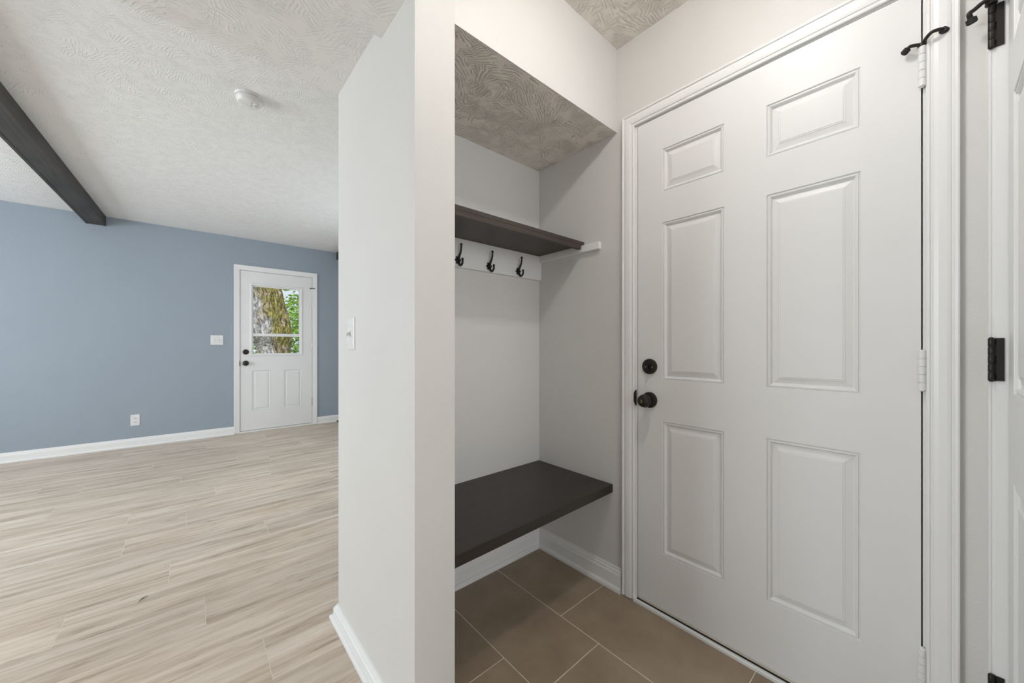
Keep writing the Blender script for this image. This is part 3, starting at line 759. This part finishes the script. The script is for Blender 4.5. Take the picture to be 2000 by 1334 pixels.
# ------------------------------------------------------------ outside: lawn, old tree, greenery
kl = NT('lawn_grass'); tcg = kl.n('ShaderNodeTexCoord').outputs['Object']
ng = kl.n('ShaderNodeTexNoise', ins={'Vector': tcg, 'Scale': 9.0, 'Detail': 6.0}).outputs[0]
kl.set(**{'Base Color': kl.ramp(ng, [(0.3, srgb(70, 96, 40)), (0.7, srgb(140, 160, 80))]), 'Roughness': 0.9})
box('ground', -8, 16, YF+0.16, 22, -0.30, -0.12, kl.m, kind='structure')
def mat_bark():
    k = NT('mossy_bark')
    g = k.n('ShaderNodeTexCoord').outputs['Object']
    w = k.n('ShaderNodeTexNoise', ins={'Vector': g, 'Scale': 3.0, 'Detail': 3.0}).outputs['Color']
    gp = k.n('ShaderNodeVectorMath', operation='MULTIPLY_ADD', ins={0: w, 1: (0.25, 0.25, 0.12), 2: g}).outputs[0]
    m = k.n('ShaderNodeMapping', ins={'Vector': gp, 'Scale': (34, 34, 7.5), 'Rotation': (0, 0.30, 0)}).outputs[0]
    n1 = k.n('ShaderNodeTexNoise', ins={'Vector': m, 'Scale': 1.0, 'Detail': 5.0, 'Roughness': 0.65}).outputs[0]
    n2 = k.n('ShaderNodeTexNoise', ins={'Vector': g, 'Scale': 3.2, 'Detail': 4.0}).outputs[0]
    bark = k.ramp(n1, [(0.36, srgb(52, 38, 28)), (0.47, srgb(128, 106, 84)), (0.6, srgb(206, 192, 170))])
    moss = k.ramp(n1, [(0.36, srgb(48, 42, 18)), (0.5, srgb(132, 124, 58)), (0.62, srgb(196, 184, 110))])
    grey = k.ramp(n1, [(0.36, srgb(92, 88, 88)), (0.48, srgb(170, 168, 172)), (0.62, srgb(226, 226, 232))])
    sx = k.n('ShaderNodeSeparateXYZ', ins={0: g})
    f = k.n('ShaderNodeMapRange', ins={0: k.math('ADD', k.math('MULTIPLY_ADD', sx.outputs[2], 0.29, sx.outputs[0]), k.math('MULTIPLY', n2, 0.5)), 1: 0.50, 2: 0.64}).outputs[0]
    c = k.n('ShaderNodeMix', data_type='RGBA', ins={'Factor': f, 'A': grey, 'B': moss}).outputs['Result']
    f2 = k.n('ShaderNodeMapRange', ins={0: n2, 1: 0.52, 2: 0.62}).outputs[0]
    c = k.n('ShaderNodeMix', data_type='RGBA', ins={'Factor': f2, 'A': c, 'B': bark}).outputs['Result']
    k.set(**{'Base Color': c, 'Roughness': 0.9}); k.bump(n1, 0.05, 0.9)
    return k.m
TX, TY = 1.20, 8.3
tree = empty('tree', (TX, TY, -0.12), 'old mossy rough-barked tree outside the glazed door', 'tree')
bm = bmesh.new()
# centre and radius by height: leaning left and swelling into a burl
LV = [(-0.2, 1.30, 0.44), (0.3, 1.27, 0.31), (0.9, 1.24, 0.265), (1.1, 1.22, 0.285), (1.3, 1.16, 0.36), (1.6, 1.09, 0.39), (2.0, 0.98, 0.40), (2.4, 0.86, 0.42), (3.0, 0.68, 0.40), (4.0, 0.45, 0.34)]
lv = spline([(z, c, r) for z, c, r in LV], 12)
n = 110; rings = []
for z, cx_, R in lv:
    ring = []
    for k in range(n):
        a = 2*math.pi*k/n
        d = Vector((math.cos(a), math.sin(a), 0))
        rr = R*(1+0.07*mnoise.noise(Vector((d.x*1.5, d.y*1.5, z*1.1)))+0.06*mnoise.noise(Vector((d.x*6+z*2, d.y*6, z*2.2)))+0.05*mnoise.noise(Vector((d.x*15+z*3, d.y*15, z*5)))+0.035*mnoise.noise(Vector((d.x*34+z*5, d.y*34, z*9))))
        ring.append(bm.verts.new((cx_+d.x*rr, TY+d.y*rr, z)))
    rings.append(ring)
for a, b in zip(rings, rings[1:]):
    for k in range(n): bm.faces.new((a[k], a[(k+1)%n], b[(k+1)%n], b[k]))
bm.faces.new(rings[0]); bm.faces.new(rings[-1])
M['bark'] = mat_bark()
obj('trunk', bm, M['bark'], tree, smooth=True, loc=(TX, TY, 0))
bm = bmesh.new()
tube(bm, spline([(TX-0.2, TY+0.1, 2.2), (TX+0.1, TY+0.2, 2.8), (TX+0.5, TY+0.3, 3.3), (TX+1.0, TY+0.4, 3.8)], 6), [0.22-0.007*i for i in range(19)], 20)
obj('limb', bm, M['bark'], tree, smooth=True)
def mat_leaf(name, c0, c1):
    k = NT(name)
    g = k.n('ShaderNodeTexCoord').outputs['Object']
    a = k.n('ShaderNodeTexNoise', ins={'Vector': g, 'Scale': 7.0, 'Detail': 3.0}).outputs[0]
    k.set(**{'Base Color': k.ramp(a, [(0.35, c0), (0.65, c1)]), 'Roughness': 0.5})
    k.set(**{'Subsurface Weight': 0.0, 'Transmission Weight': 0.0})
    df = k.n('ShaderNodeBsdfTranslucent', ins={'Color': k.ramp(a, [(0.35, c0), (0.65, c1)])})
    mx = k.n('ShaderNodeMixShader', ins={0: 0.45})
    k.link(k.b.outputs[0], mx.inputs[1]); k.link(df.outputs[0], mx.inputs[2]); k.link(mx.outputs[0], k.t.nodes['Material Output'].inputs[0])
    return k.m
def foliage(name, parent, center, rad, count, size, mat, seed):
    rnd = random.Random(seed); verts, faces = [], []
    for i in range(count):
        while True:
            p = Vector((rnd.uniform(-1, 1), rnd.uniform(-1, 1), rnd.uniform(-1, 1)))
            if p.length < 1: break
        clump = mnoise.noise(p*2.2+Vector((seed, 0, 0)))
        if clump < -0.12: continue
        c = Vector((center[0]+p.x*rad[0], center[1]+p.y*rad[1], center[2]+p.z*rad[2]))
        a = Vector((rnd.gauss(0, 1), rnd.gauss(0, 1), rnd.gauss(0, 0.6))).normalized()
        b = a.cross(Vector((rnd.gauss(0, 1), rnd.gauss(0, 1), rnd.gauss(0, 1)))).normalized()
        s = size*rnd.uniform(0.6, 1.2); nn = a.cross(b)
        k = len(verts)
        verts += [c-a*s, c+b*s*0.45+nn*s*0.12, c+a*s, c-b*s*0.45+nn*s*0.12]; faces += [(k, k+1, k+2), (k, k+2, k+3)]
    me = bpy.data.meshes.new(name); me.from_pydata([tuple(v) for v in verts], [], faces); me.materials.append(mat)
    o = bpy.data.objects.new(name, me); COL.objects.link(o)
    if parent is not None: o.parent = parent; o.location = -gloc(parent)
    o['kind'] = 'stuff'
    return o
ML = mat_leaf('sunlit_leaves', srgb(96, 150, 36), srgb(190, 220, 88))
ML2 = mat_leaf('hedge_leaves', srgb(84, 136, 40), srgb(176, 206, 90))
foliage('foliage', tree, (TX+1.5, TY+1.7, 2.9), (1.5, 1.1, 1.7), 5000, 0.085, ML, 3)
hd = empty('garden_shrub', (2.6, 13.6, -0.12), 'green leafy shrub behind the tree outside', 'shrub')
foliage('leaves', hd, (3.0, 13.6, 1.1), (2.3, 1.0, 1.7), 9000, 0.08, ML2, 9)
bm = bmesh.new(); tube(bm, [(3.0, 13.6, -0.12), (2.95, 13.6, 0.6), (3.1, 13.55, 1.3)], [0.05, 0.04, 0.02], 8); obj('stem', bm, M['bark'], hd)
hd2 = empty('garden_shrub', (0.6, 12.2, -0.12), 'low light green shrub left of the tree outside', 'shrub')
foliage('leaves', hd2, (0.0, 12.2, 0.65), (1.0, 0.8, 1.1), 5000, 0.07, ML, 14)
bm = bmesh.new(); tube(bm, [(0.0, 12.2, -0.12), (0.0, 12.2, 0.5), (0.1, 12.2, 0.9)], [0.04, 0.03, 0.02], 8); obj('stem', bm, M['bark'], hd2)
